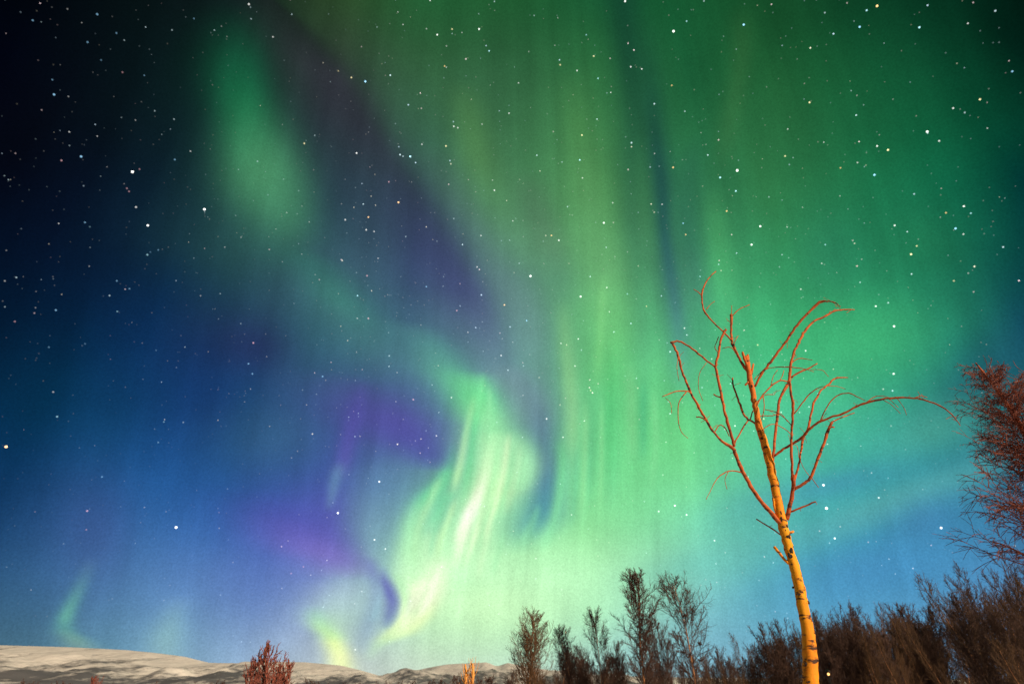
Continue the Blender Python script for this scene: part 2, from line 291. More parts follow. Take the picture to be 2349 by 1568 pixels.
# hollows and small flame, lower left
stroke([(850,1270,14,0,(105,115,190)),(858,1310,16,.55,(98,108,188)),(862,1360,14,.45,(105,125,192)),(850,1420,20,.45,(110,140,195)),(835,1470,18,.3,(125,160,200)),(825,1510,18,0,(140,175,205))])
stroke([(880,1290,6,0,(88,92,185)),(884,1325,13,.7,(92,92,184)),(894,1358,19,.9,(90,92,184)),(900,1388,21,.82,(92,96,186)),(894,1416,18,.7,(95,110,186)),(885,1445,16,0,(110,140,195))], left=.8)
stroke([(800,1285,28,0,(150,180,212)),(800,1322,34,.45,(165,198,218)),(788,1352,46,.6,(178,210,218)),(770,1390,46,.7,(184,220,212)),(758,1420,38,.7,(190,232,196)),(765,1450,26,.55,(200,242,182)),(775,1475,22,0,(205,248,170))])
stroke([(722,1380,16,0,(150,210,190)),(728,1410,18,.5,(165,228,185)),(742,1436,18,.75,(185,242,172)),(760,1455,18,.8,(200,248,162)),(768,1474,20,.98,(228,253,168)),(779,1505,21,1,(240,252,178)),(784,1550,24,1,(240,250,184))])
stroke([(905,1300,6,0,(175,240,175)),(922,1340,7,.6,(185,246,180)),(930,1375,7,.8,(205,252,185)),(928,1405,7,.85,(225,254,195)),(916,1432,8,.8,(228,254,185)),(896,1452,12,.6,(215,250,178)),(872,1470,12,0,(200,244,178))])
stroke([(868,1330,6,0,(150,190,210)),(872,1365,7,.5,(150,190,212)),(866,1400,8,.6,(150,195,210)),(856,1430,10,0,(150,195,210))])
# violet
blob(700, 1215, 85, 55, -15, (78, 74, 176), .45)
blob(900, 975, 80, 50, -25, (72, 66, 156), .4)
stroke([(820,860,60,0,(66,66,140)),(860,910,70,.5,(70,70,148)),(905,960,75,.75,(74,70,158)),(950,1010,60,.85,(72,72,160)),(980,1050,40,.8,(72,80,162)),(985,1085,30,0,(80,110,165))], left=1.2)
stroke([(835,870,14,0,(80,76,160)),(818,940,16,.5,(78,74,168)),(800,1010,16,.55,(86,78,178)),(790,1060,14,.5,(92,88,182)),(780,1110,12,0,(95,110,180))])
stroke([(785,1050,10,0,(95,140,180)),(770,1100,11,.5,(98,148,182)),(760,1145,9,.4,(105,150,185)),(752,1180,8,0,(105,140,185))])
stroke([(880,1040,20,0,(90,140,170)),(870,1120,40,.45,(92,140,178)),(862,1190,40,.5,(115,165,185)),(868,1250,30,.5,(130,185,188)),(885,1300,16,.3,(150,210,190)),(900,1330,10,0,(160,220,190))])
stroke([(610,1120,60,0,(54,68,158)),(650,1180,66,.5,(70,76,170)),(700,1225,66,.7,(92,88,182)),(748,1265,60,.8,(114,104,194)),(785,1295,48,.65,(124,114,198)),(800,1330,44,0,(140,142,205))], left=1.15)
# far faint flames, left
stroke([(215,1270,14,0,(85,120,165)),(195,1320,13,.4,(88,145,168)),(170,1370,13,.6,(95,170,160)),(152,1410,14,.7,(100,182,158)),(148,1440,18,.5,(98,178,155)),(170,1465,26,.5,(125,180,150)),(185,1485,30,.4,(140,180,150))])
stroke([(420,1360,24,0,(120,160,190)),(400,1410,26,.35,(130,180,185)),(385,1460,32,.45,(145,195,185)),(380,1500,34,.4,(150,195,185))])
# fine vertical rays of the curtain and thin unevenness
AZ0 = M('MULTIPLY_ADD', sky, 1e-7, AZ0); EL0 = M('MULTIPLY_ADD', sky, 1e-7, EL0)
cb = N.new('ShaderNodeCombineXYZ'); L.new(M('MULTIPLY', M('SUBTRACT', AZ0, M('MULTIPLY', M('MULTIPLY', AZ0, EL0), 0.004)), 0.9), cb.inputs[0]); L.new(M('MULTIPLY', EL0, 0.05), cb.inputs[1])
nr = noise(0.55, 3.0, cb.outputs[0], .5)
rayamt = M('MULTIPLY_ADD', M('SUBTRACT', nr.outputs['Fac'], 0.5), 0.42, 1.0)
cb2 = N.new('ShaderNodeCombineXYZ'); L.new(M('MULTIPLY_ADD', AZ0, 3.0, M('MULTIPLY', EL0, -0.45)), cb2.inputs[0]); L.new(M('MULTIPLY', EL0, 0.10), cb2.inputs[1])
nr2 = noise(0.36, 2.5, cb2.outputs[0], .5)          # thin rays where the curtain stands low, ahead and a little left
ga = M('MULTIPLY', M('SUBTRACT', AZ0, 1.0), 1 / 16.0); ge = M('MULTIPLY', M('SUBTRACT', EL0, 17.0), 1 / 10.0)
near_ = M('EXPONENT', M('MULTIPLY', M('ADD', M('MULTIPLY', ga, ga), M('MULTIPLY', ge, ge)), -0.7))
rayamt = M('MULTIPLY', rayamt, M('MULTIPLY_ADD', M('MULTIPLY', M('SUBTRACT', nr2.outputs['Fac'], 0.5), near_), 0.42, 1.0))
nf = noise(9.0, 4.0, None, .55)
fluff = M('MULTIPLY_ADD', M('SUBTRACT', nf.outputs['Fac'], 0.5), 0.45, 1.0)
gr = noise(420.0, 2.0, None, .7)
grain = M('MULTIPLY_ADD', M('SUBTRACT', gr.outputs['Fac'], 0.5), 0.65, 1.0)
sc = N.new('ShaderNodeVectorMath'); sc.operation = 'SCALE'; L.new(sky, sc.inputs[0]); L.new(M('MULTIPLY', M('MULTIPLY', rayamt, fluff), grain), sc.inputs['Scale'])
L.new(sc.outputs[0], bg.inputs['Color'])

# ------------------------------------------------------------------ helpers
def tag(o, label=None, cat=None, group=None, kind=None):
    if label: o['label'] = label
    if cat: o['category'] = cat
    if group: o['group'] = group
    if kind: o['kind'] = kind
    return o
def empty(name, loc):
    o = bpy.data.objects.new(name, None); COL.objects.link(o); o.location = loc; o.empty_display_size = .2; return o
class Mesh:
    def __init__(s): s.v = []; s.f = []; s.m = []; s.n = 0
    def tube(s, pts, rad, sides=6, mat=0, cap=True, wob=0.0, rnd=None):
        P = np.array(pts, float); n = len(P)
        T = np.gradient(P, axis=0); T /= np.linalg.norm(T, axis=1)[:, None] + 1e-9
        up = np.array([0, 0, 1.]) if abs(T[0][2]) < .9 else np.array([1., 0, 0])
        A = np.cross(T, up); A /= np.linalg.norm(A, axis=1)[:, None] + 1e-9
        for i in range(1, n):
            if np.dot(A[i], A[i - 1]) < 0: A[i] *= -1
        B = np.cross(T, A)
        ang = np.arange(sides) * 2 * math.pi / sides
        ca, sa = np.cos(ang), np.sin(ang)
        r = np.array(rad, float)[:, None]
        if wob and rnd is not None: r = r * (1 + wob * rnd.standard_normal((n, sides)))
        V = P[:, None, :] + (r * ca)[:, :, None] * A[:, None, :] + (r * sa)[:, :, None] * B[:, None, :]
        b = s.n; s.v.append(V.reshape(-1, 3)); s.n += n * sides
        for i in range(n - 1):
            for k in range(sides):
                k2 = (k + 1) % sides
                s.f.append((b + i * sides + k, b + i * sides + k2, b + (i + 1) * sides + k2, b + (i + 1) * sides + k)); s.m.append(mat)
        if cap:
            s.f.append(tuple(b + k for k in range(sides))[::-1]); s.m.append(mat)
            s.f.append(tuple(b + (n - 1) * sides + k for k in range(sides))); s.m.append(mat)
    def ball(s, c, r, mat=0, seg=8, ring=5, squash=(1, 1, 1)):
        pts = []; b = s.n
        for i in range(1, ring):
            t = math.pi * i / ring
            for k in range(seg):
                a = 2 * math.pi * k / seg
                pts.append((c[0] + r * squash[0] * math.sin(t) * math.cos(a), c[1] + r * squash[1] * math.sin(t) * math.sin(a), c[2] + r * squash[2] * math.cos(t)))
        pts.append((c[0], c[1], c[2] + r * squash[2])); pts.append((c[0], c[1], c[2] - r * squash[2]))
        s.v.append(np.array(pts)); m = (ring - 1) * seg; s.n += m + 2
        for i in range(ring - 2):
            for k in range(seg):
                k2 = (k + 1) % seg
                s.f.append((b + i * seg + k, b + (i + 1) * seg + k, b + (i + 1) * seg + k2, b + i * seg + k2)); s.m.append(mat)
        for k in range(seg):
            k2 = (k + 1) % seg
            s.f.append((b + m, b + k, b + k2)); s.m.append(mat)
            s.f.append((b + m + 1, b + (ring - 2) * seg + k2, b + (ring - 2) * seg + k)); s.m.append(mat)
    def build(s, name, mats, parent=None, smooth=True, origin=None):
        V = np.concatenate(s.v)
        if origin is not None: V = V - np.array(origin)
        me = bpy.data.meshes.new(name); me.from_pydata(V.tolist(), [], s.f)
        if not isinstance(mats, (list, tuple)): mats = [mats]
        for m in mats: me.materials.append(m)
        me.polygons.foreach_set('material_index', s.m)
        if smooth: me.polygons.foreach_set('use_smooth', [True] * len(s.f))
        me.update()
        o = bpy.data.objects.new(name, me); COL.objects.link(o)
        if parent: o.parent = parent
        return o
def mat(name, fn):
    m = bpy.data.materials.new(name); m.use_nodes = True
    nt = m.node_tree; p = nt.nodes['Principled BSDF']; fn(nt, p); return m
def nmix(nt, f, a, b):
    n = nt.nodes.new('ShaderNodeMix'); n.data_type = 'RGBA'; nt.links.new(f, n.inputs[0])
    for i, v in ((6, a), (7, b)):
        if isinstance(v, bpy.types.NodeSocket): nt.links.new(v, n.inputs[i])
        else: n.inputs[i].default_value = (*v, 1)
    return n.outputs[2]
def nnoise(nt, scale, detail=4, stretch=None, kind='Object', rough=.55):
    t = nt.nodes.new('ShaderNodeTexCoord'); n = nt.nodes.new('ShaderNodeTexNoise'); n.inputs['Scale'].default_value = scale
    n.inputs['Detail'].default_value = detail; n.inputs['Roughness'].default_value = rough
    v = t.outputs[kind]
    if stretch:
        mp = nt.nodes.new('ShaderNodeMapping'); mp.inputs['Scale'].default_value = stretch; nt.links.new(v, mp.inputs[0]); v = mp.outputs[0]
    nt.links.new(v, n.inputs['Vector']); return n.outputs['Fac']
def nramp(nt, f, a, b):
    n = nt.nodes.new('ShaderNodeMapRange'); nt.links.new(f, n.inputs[0]); n.inputs[1].default_value = a; n.inputs[2].default_value = b; n.clamp = True
    return n.outputs[0]
def bump(nt, p, h, s, d=.01):
    b = nt.nodes.new('ShaderNodeBump'); b.inputs['Strength'].default_value = s; b.inputs['Distance'].default_value = d
    nt.links.new(h, b.inputs['Height']); nt.links.new(b.outputs[0], p.inputs['Normal'])
def bark_fn(light, mid, dark, lo=.56, hi=.66, upper=None):
    def fn(nt, p):
        f1 = nramp(nt, nnoise(nt, 1, 5, (9, 9, 24)), lo, hi)          # dark lenticels and scars across the trunk
        f2 = nramp(nt, nnoise(nt, 1, 4, (14, 14, 3)), .38, .66)
        c = nmix(nt, f2, light, mid)
        if upper:                        # young bark is red-brown; the light's falloff up the stem is painted in too
            geo = nt.nodes.new('ShaderNodeNewGeometry'); sp = nt.nodes.new('ShaderNodeSeparateXYZ'); nt.links.new(geo.outputs['Position'], sp.inputs[0])
            c = nmix(nt, nramp(nt, sp.outputs[2], 3.5, 4.8), c, upper)
        c = nmix(nt, f1, c, dark)
        nt.links.new(c, p.inputs['Base Color']); p.inputs['Roughness'].default_value = .75
        bump(nt, p, nnoise(nt, 1, 6, (30, 30, 60)), .6, .006)
    return fn
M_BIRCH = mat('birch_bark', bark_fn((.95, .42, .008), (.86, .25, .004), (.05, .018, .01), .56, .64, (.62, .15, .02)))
M_SCAR = mat('black_scar', lambda nt, p: (setattr(p.inputs['Base Color'], 'default_value', (.025, .014, .01, 1)), setattr(p.inputs['Roughness'], 'default_value', .9)))
M_LIMB = mat('red_brown_limb', bark_fn((.58, .12, .02), (.34, .06, .013), (.06, .018, .012), .53, .66))
M_TWIG = mat('twig_bark', bark_fn((.10, .052, .042), (.055, .03, .027), (.025, .015, .013)))
M_WOOD = mat('dark_trunk_bark', bark_fn((.16, .09, .05), (.08, .045, .03), (.03, .018, .012), .5, .62))
M_PALE = mat('pale_trunk_bark', bark_fn((.50, .24, .10), (.34, .15, .07), (.06, .03, .02)))
M_RED = mat('red_twig_bark', bark_fn((.30, .085, .06), (.18, .055, .045), (.04, .018, .018)))
M_GOLD = mat('gold_twig_bark', bark_fn((.15, .08, .038), (.08, .045, .024), (.03, .02, .015)))
M_ORANGE = mat('pale_stem_bark', bark_fn((.85, .42, .10), (.6, .26, .07), (.1, .05, .03)))

# ------------------------------------------------------------------ ground, hills
def snow_fn(nt, p):
    f = nramp(nt, nnoise(nt, .35, 6), .35, .7)
    nt.links.new(nmix(nt, f, (.80, .80, .82), (.70, .71, .75)), p.inputs['Base Color']); p.inputs['Roughness'].default_value = .65
    bump(nt, p, nnoise(nt, 1.3, 6), .5, .15)
M_SNOW = mat('snow', snow_fn)
def hill_fn(nt, p):
    geo = nt.nodes.new('ShaderNodeNewGeometry'); sp = nt.nodes.new('ShaderNodeSeparateXYZ'); nt.links.new(geo.outputs['Position'], sp.inputs[0])
    # birch scrub and bare rock: dense at the foot, ragged higher up
    n1 = nnoise(nt, 1, 8, (.0075, .0012, .016), rough=.66); n2 = nnoise(nt, 1, 7, (.045, .010, .07), rough=.75)
    mt = nt.nodes.new('ShaderNodeMath'); mt.operation = 'MULTIPLY_ADD'; nt.links.new(sp.outputs[1], mt.inputs[0]); mt.inputs[1].default_value = -.00017; nt.links.new(n1, mt.inputs[2])
    ma = nt.nodes.new('ShaderNodeMath'); ma.operation = 'MULTIPLY_ADD'; nt.links.new(n2, ma.inputs[0]); ma.inputs[1].default_value = .55; nt.links.new(mt.outputs[0], ma.inputs[2])
    f = nramp(nt, ma.outputs[0], .33, .50)
    snow = nmix(nt, nramp(nt, n2, .4, .65), (.84, .86, .90), (.66, .67, .72))
    nt.links.new(nmix(nt, f, snow, (.11, .12, .15)), p.inputs['Base Color']); p.inputs['Roughness'].default_value = .8
    bump(nt, p, nnoise(nt, .02, 8), .5, 12)
M_HILL = mat('snowy_hillside', hill_fn)
from mathutils import noise as mnoise
def sheet(name, xs, ys, zf, m):
    nx, ny = len(xs), len(ys)
    v = [(x, y, zf(x, y)) for y in ys for x in xs]
    f = [(j * nx + i, j * nx + i + 1, (j + 1) * nx + i + 1, (j + 1) * nx + i) for j in range(ny - 1) for i in range(nx - 1)]
    me = bpy.data.meshes.new(name); me.from_pydata(v, [], f); me.materials.append(m)
    me.polygons.foreach_set('use_smooth', [True] * len(f)); me.update()
    o = bpy.data.objects.new(name, me); COL.objects.link(o); tag(o, kind='structure'); return o
def spaced(lim, n):
    t = np.linspace(-1, 1, n); return (np.sign(t) * np.abs(t) ** 2.6 * lim).tolist()
def gz(x, y):
    d = math.hypot(x, y)
    return (mnoise.noise((x * .05, y * .05, 0)) * .35 + mnoise.noise((x * .25, y * .25, 3)) * .07) * min(1, d / 6) - .05
sheet('snow_ground', spaced(9000, 150), spaced(9000, 150), lambda x, y: gz(x, y) if math.hypot(x, y) < 400 else -.4, M_SNOW)
CREST = [(-900,1500),(-300,1490),(0,1477),(150,1481),(300,1488),(420,1502),(480,1517),(560,1519),(640,1515),(703,1516),(786,1524),(835,1536),(869,1546),(910,1545),(933,1541),(979,1529),(1025,1521),(1118,1516),(1140,1526),(1164,1517),(1230,1530),(1330,1543),(1500,1550),(1800,1556),(2349,1556),(3200,1560)]
def crest_y(px): return float(np.interp(px, [c[0] for c in CREST], [c[1] for c in CREST]))
YC = 3200.0
cxs, czs = [], []
for c in CREST:
    P, t = at(c[0], c[1], YC); cxs.append(P.x); czs.append(P.z)
def hz(x, y):
    crest = float(np.interp(x, cxs, czs))
    t = (y - 1100) / (YC - 1100)
    n = mnoise.fractal((x * .0060, y * .0020 + x * .0014, 1.7), .8, 2.1, 6)
    if t <= 1:
        s = max(t, 0) ** 1.25
        foot = min(1, max(t, 0) * 3); g = math.sin(math.pi * min(1, max(t, 0)))
        return crest * s + n * 32 * foot * (0.02 + g) - 3
    return crest * max(0, 1 - (t - 1) * .6) + n * 8 * min(1, (t - 1) * 4) - 3 - (t - 1) * 60
sheet('snowy_hills', np.linspace(-5200, 6000, 520).tolist(), np.linspace(1100, 5200, 150).tolist(), hz, M_HILL)

# ------------------------------------------------------------------ stars (far beyond the hills)
def star_fn(nt, p):
    nt.nodes.remove(p); out = nt.nodes['Material Output']
    a = nt.nodes.new('ShaderNodeAttribute'); a.attribute_name = 'star_colour'
    e = nt.nodes.new('ShaderNodeEmission'); t = nt.nodes.new('ShaderNodeBsdfTransparent'); ad = nt.nodes.new('ShaderNodeAddShader')
    nt.links.new(a.outputs['Color'], e.inputs[0]); nt.links.new(e.outputs[0], ad.inputs[0]); nt.links.new(t.outputs[0], ad.inputs[1]); nt.links.new(ad.outputs[0], out.inputs[0])
M_STAR = mat('starlight', star_fn)
M_STAR.cycles.emission_sampling = 'NONE'
W, B_, Yl, O_, Rd, Cy = (1, 1, .95), (.35, .7, 1), (1, .85, .45), (1, .6, .25), (1, .55, .6), (.5, .9, 1)
STARS = [(571,10,W,2),(75,47,B_,1.2),(223,33,B_,1.6),(201,97,B_,1.2),(267,76,B_,1),(445,43,B_,.9),(124,217,B_,2.4),(120,183,B_,.9),(626,85,W,1.2),(838,187,B_,2.8),(776,163,Yl,.9),(806,178,Yl,1.4),(698,329,Yl,2),
(186,359,B_,2.8),(141,368,Rd,1.4),(304,394,W,4),(320,388,Rd,1),(291,432,Rd,1.1),(296,439,Rd,1.1),(312,475,W,2.2),(469,480,W,4),(339,517,W,3),(338,584,Cy,1.8),(363,573,B_,1),(345,578,B_,.7),(195,510,B_,1.4),(206,520,Cy,.6),(401,366,B_,1.5),(281,166,Rd,.9),
(331,173,B_,.8),(232,138,B_,.7),(1003,80,W,1.8),(1037,67,Yl,1.2),(1099,67,W,2),(1122,117,Cy,1.4),(1020,152,O_,1.2),(1041,290,W,1.4),(1023,335,Yl,1.8),(941,359,Cy,3.2),(818,351,W,1.8),(914,464,O_,3),(845,498,O_,2),(892,417,Rd,1),(792,504,W,1.8),(840,527,W,1.4),
(1265,540,O_,1.8),(1282,551,W,1.8),(1217,633,W,4),(1157,699,O_,2.2),(1332,680,W,3),(1208,735,B_,1.5),(1385,511,W,2.6),(1330,367,Cy,1.8),(1335,310,Yl,1.8),(1336,408,W,1),(1362,129,Yl,1.3),(1285,149,Yl,1.2),(1434,3,W,2.2),(1372,180,Cy,1.2),(1345,80,Cy,.8),
(1545,72,W,3.6),(1541,196,O_,1.2),(1575,49,Cy,1),(1544,384,O_,2),(1573,538,O_,1.4),(1567,512,B_,1.4),(1706,57,B_,2.4),(1667,484,O_,1.8),(1691,391,W,6),(1652,407,Cy,2.2),(1688,438,Cy,2),(1744,519,W,3),(1724,561,W,3),(2012,14,O_,3),(1988,24,Cy,1.4),(1972,62,B_,2),
(2109,63,Cy,1.8),(1857,235,Yl,1.8),(2012,335,W,1.6),(2037,344,Yl,2.2),(2006,401,B_,2.6),(1801,358,Yl,1.4),(1928,385,O_,1.1),(1967,373,W,.9),(2127,302,W,2.6),(2248,228,Yl,1.7),(2322,164,B_,1.2),(2211,473,W,1.8),(2192,524,B_,2.2),(2227,489,Cy,1),(2170,488,O_,1.2),
(2103,564,Yl,1.2),(2090,583,Yl,2.4),(2210,537,W,1),(2188,644,Yl,1),(2051,748,W,2.6),(2009,702,W,1.8),(1922,711,Yl,1.4),(1837,663,W,1),(2050,857,W,2.2),(2026,892,W,.8),(1877,903,Cy,2.2),(1848,804,W,1.4),(1738,791,Yl,1.2),(1889,1112,W,3.4),(1896,1165,W,6),
(1915,1234,W,2.2),(2159,1210,W,3),(2016,1141,W,1.4),(1639,1239,W,1.4),(1575,1180,W,1.8),(1548,1159,W,2.4),(1511,1172,W,1.6),(1311,1180,W,.9),(1254,960,W,1.8),(1355,895,Yl,1.2),(1319,839,W,1.2),(1686,976,W,1.6),(1677,743,W,2.6),(1752,960,Yl,1.4),(1792,945,W,1),
(581,786,Rd,1.8),(570,834,B_,1.6),(579,857,B_,1.5),(740,863,B_,1.7),(845,730,Rd,1.4),(820,678,Cy,1.6),(842,632,Rd,1.2),(948,916,Rd,1.4),(1001,999,W,1.2),(870,1104,W,2.4),(775,1176,W,3.2),(404,1209,W,4.5),(200,1171,Rd,2),(198,1214,Rd,.9),(14,1024,O_,4),
(131,955,Cy,1.8),(234,1093,B_,1.4),(376,967,Cy,1.1),(363,1014,Cy,1),(128,711,B_,1.8),(268,644,B_,1.3),(269,714,Cy,1.2),(297,662,B_,1.2),(34,737,Rd,1.1),(859,1237,W,1.8),(884,1258,W,1.3),(815,1489,W,1),(668,1314,Rd,.9),(696,1299,Rd,.9),(1298,1449,O_,2),(1229,1280,W,.8),
(112,796,B_,.9),(195,788,B_,.7),(358,803,B_,.7),(1048,712,Rd,1.2),(978,657,B_,1.2),(1483,702,Yl,1),(1439,674,Cy,.9),(1398,715,W,.9),(1893,561,Cy,1),(1898,1018,W,.8),(1966,610,Rd,1.3),(1885,604,W,.9),(1606,634,Cy,1)]
rng = random.Random(11)
mv, mf, mc = [], [], []
DS = 12000.0
PX = DS * 0.0019                       # one pixel of the photo's small print, in metres at that distance
def star(d, rpx, c):
    b = len(mv); r = rpx * PX; o = Vector(d).normalized() * DS + Vector((0, 0, CAMZ))
    w = Vector(d).normalized(); u = w.cross(Vector((0, 0, 1))).normalized(); v = w.cross(u)
    for k in range(6):
        a = k * math.pi / 3; p = o + (u * math.cos(a) + v * math.sin(a)) * r; mv.append(p)
    mv.append(o + w * r); mv.append(o - w * r)
    for k in range(6):
        mf.append((b + k, b + (k + 1) % 6, b + 6)); mf.append((b + (k + 1) % 6, b + k, b + 7))
    mc.extend([(c[0], c[1], c[2], 1)] * 8)
for (x, y, c, s) in STARS:
    k = (.10 if x < 520 else .15 if x < 800 else .24) * 1.4 * s if s < 3 else .3 * s
    star(sight(x + .01, y), .50 + .10 * min(s, 4), tuple(k * v for v in c))
for i in range(10500):
    az = R(rng.uniform(-180, 180)); z = rng.uniform(.06, 1); h = math.sqrt(1 - z * z)
    d = (h * math.sin(az), h * math.cos(az), z)
    b = .025 + .24 * rng.random() ** 6
    if z < .35: b *= .5
    b *= 1.7 if az > R(-22) else .75
    c = rng.choice([W, B_, Cy, Yl, W, Rd, Cy]); c = tuple(b * (.5 * v + .4) for v in c)
    star(d, rng.uniform(.34, .5) + .4 * b, tuple(1.5 * v for v in c))
me = bpy.data.meshes.new('stars'); me.from_pydata([tuple(v) for v in mv], [], mf); me.materials.append(M_STAR)
ca_ = me.color_attributes.new('star_colour', 'FLOAT_COLOR', 'POINT'); ca_.data.foreach_set('color', np.array(mc, np.float32).ravel())
so_ = bpy.data.objects.new('stars', me); COL.objects.link(so_)
tag(so_, 'small white, blue and orange stars scattered over the whole night sky', 'stars', kind='stuff')

# ------------------------------------------------------------------ the birch in front, limb by limb
def smooth(pts, sub=4):
    P = [np.array(p, float) for p in pts]
    if len(P) < 3: sub = 2
    Q = [2 * P[0] - P[1]] + P + [2 * P[-1] - P[-2]]; out = []
    for i in range(1, len(Q) - 2):
        for s in range(sub):
            t = s / sub; p0, p1, p2, p3 = Q[i - 1], Q[i], Q[i + 1], Q[i + 2]
            out.append(.5 * ((2 * p1) + (-p0 + p2) * t + (2 * p0 - 5 * p1 + 4 * p2 - p3) * t * t + (-p0 + 3 * p1 - 3 * p2 + p3) * t ** 3))
    out.append(P[-1]); return out
TY = 6.0
seen = []                                # (x, y, depth) of what has grown so far
def R1(p): return 1456.4 + .38 * p[0], 582.5 + .38 * p[1]
nrnd = np.random.default_rng(5); prnd = random.Random(8)
def grow(ms, pts, m=0, sides=7, depth=None, wob=.05):
    P = smooth([(p[0], p[1], p[2]) for p in pts])
    if depth is None:
        x, y = pts[0][0], pts[0][1]
        q = min(seen, key=lambda s: (s[0] - x) ** 2 + (s[1] - y) ** 2); d0 = q[2]
        ln = sum(math.dist(a[:2], b[:2]) for a, b in zip(pts, pts[1:]))
        d1 = d0 + prnd.uniform(-1, 1) * ln * .0009
    else: d0, d1 = depth
    W3, rr = [], []
    n = len(P)
    for i, p in enumerate(P):
        Y = d0 + (d1 - d0) * i / (n - 1)
        fx, fy = R1(p); w, t = at(fx, fy, Y)
        jit = min(p[2], 7) * .20
        w = w + Vector((prnd.gauss(0, 1), prnd.gauss(0, 1), prnd.gauss(0, 1))) * jit * .38 / 1305 * t
        W3.append(tuple(w)); rr.append(max(p[2] * (.88 if p[2] < 20 else 1), 1.3) * .38 / 1305 * t)
        seen.append((p[0], p[1], Y))
    ms.tube(W3, rr, sides, m, wob=wob, rnd=nrnd)
    if rr[-1] > .008: ms.ball(W3[-1], rr[-1] * .95, m, 7, 4)
    return W3
base, _ = at(1862, 1568, TY)
birch = empty('birch_tree', (base.x - .02, TY, 0))
tag(birch, 'bare leaning birch with golden yellow trunk and reddish branches, standing in front of the wood', 'tree')
org = tuple(birch.location)
tr = Mesh()
TRUNK = [(1075,3600,62),(1072,3300,58),(1068,3000,54),(1064,2750,50),(1062,2593,47),(1060,2480,44),(1058,2420,43),(1050,2320,38),(1030,2200,34),(1008,2090,33),(988,1990,31),(966,1900,29),(945,1830,27),(925,1760,27),(908,1690,28),(890,1620,29),(868,1520,26),(850,1420,25),(835,1350,25),(815,1270,24),(795,1190,23),(775,1120,22),(752,1050,21),(738,970,19),(722,900,18),(708,820,18),(692,740,18),(680,660,16),(672,620,12)]
TRUNK = [t for t in TRUNK if at(*R1(t), TY)[0].z > -.1]
b0 = at(*R1(TRUNK[0]), TY)[0]
grow(tr, TRUNK, 0, 14, depth=(TY, TY), wob=.035)
for s in ([(682,690,10),(665,640,10),(648,597,8)],[(684,650,9),(683,607,7)],[(702,725,8),(715,662,6)],[(690,770,8),(667,788,7)],[(925,1865,10),(880,1815,9),(845,1772,11)],[(915,1690,10),(955,1672,8)],[(850,1560,7),(836,1480,8),(832,1472,6)]):
    grow(tr, s, 0, 7)
# dark scars and knots standing proud of the bark
def scar(x, y, w, h):
    rT = float(np.interp(y, [t[1] for t in TRUNK][::-1], [t[2] for t in TRUNK][::-1]))
    cx = float(np.interp(y, [t[1] for t in TRUNK][::-1], [t[0] for t in TRUNK][::-1]))
    k = .38 / 1305; P, t = at(*R1((x, y)), TY)
    off = max(-1, min(1, (x - cx) / rT)); inn = math.sqrt(max(0, 1 - off * off))
    P = P - Vector((0, 1, .25)) * (rT * inn * k * t * .90)
    for q in range(5):                   # a ragged patch, not a neat disc
        u = prnd.uniform(-.45, .45); v = prnd.uniform(-.35, .35); g = prnd.uniform(.35, .62)
        tr.ball(P + Vector((u * w, .15 * abs(u) * w, v * h)) * (k * t), k * t, 1, 8, 5, (w * g, min(w, h) * .32, h * g))
for sc_ in [(878,1602,12,26),(915,1705,14,26),(900,1668,10,20),(934,1790,15,24),(924,1855,14,22),(716,880,6,22),(700,800,6,18),(762,1110,7,18),(985,2050,34,10),(955,2012,9,11),(1036,2098,11,15),(1026,2468,22,12),(1062,2460,14,6),(1030,2525,7,5),(928,1812,18,30),(945,1765,10,8),(918,1690,10,14),(1040,2570,26,7),(1085,2440,12,5),(742,1010,6,30),(755,1085,7,26),(872,1560,8,18),(903,1640,12,15),(800,1262,8,10)]:
    scar(*sc_)
tr.build('trunk', [M_BIRCH, M_SCAR], birch, origin=org)
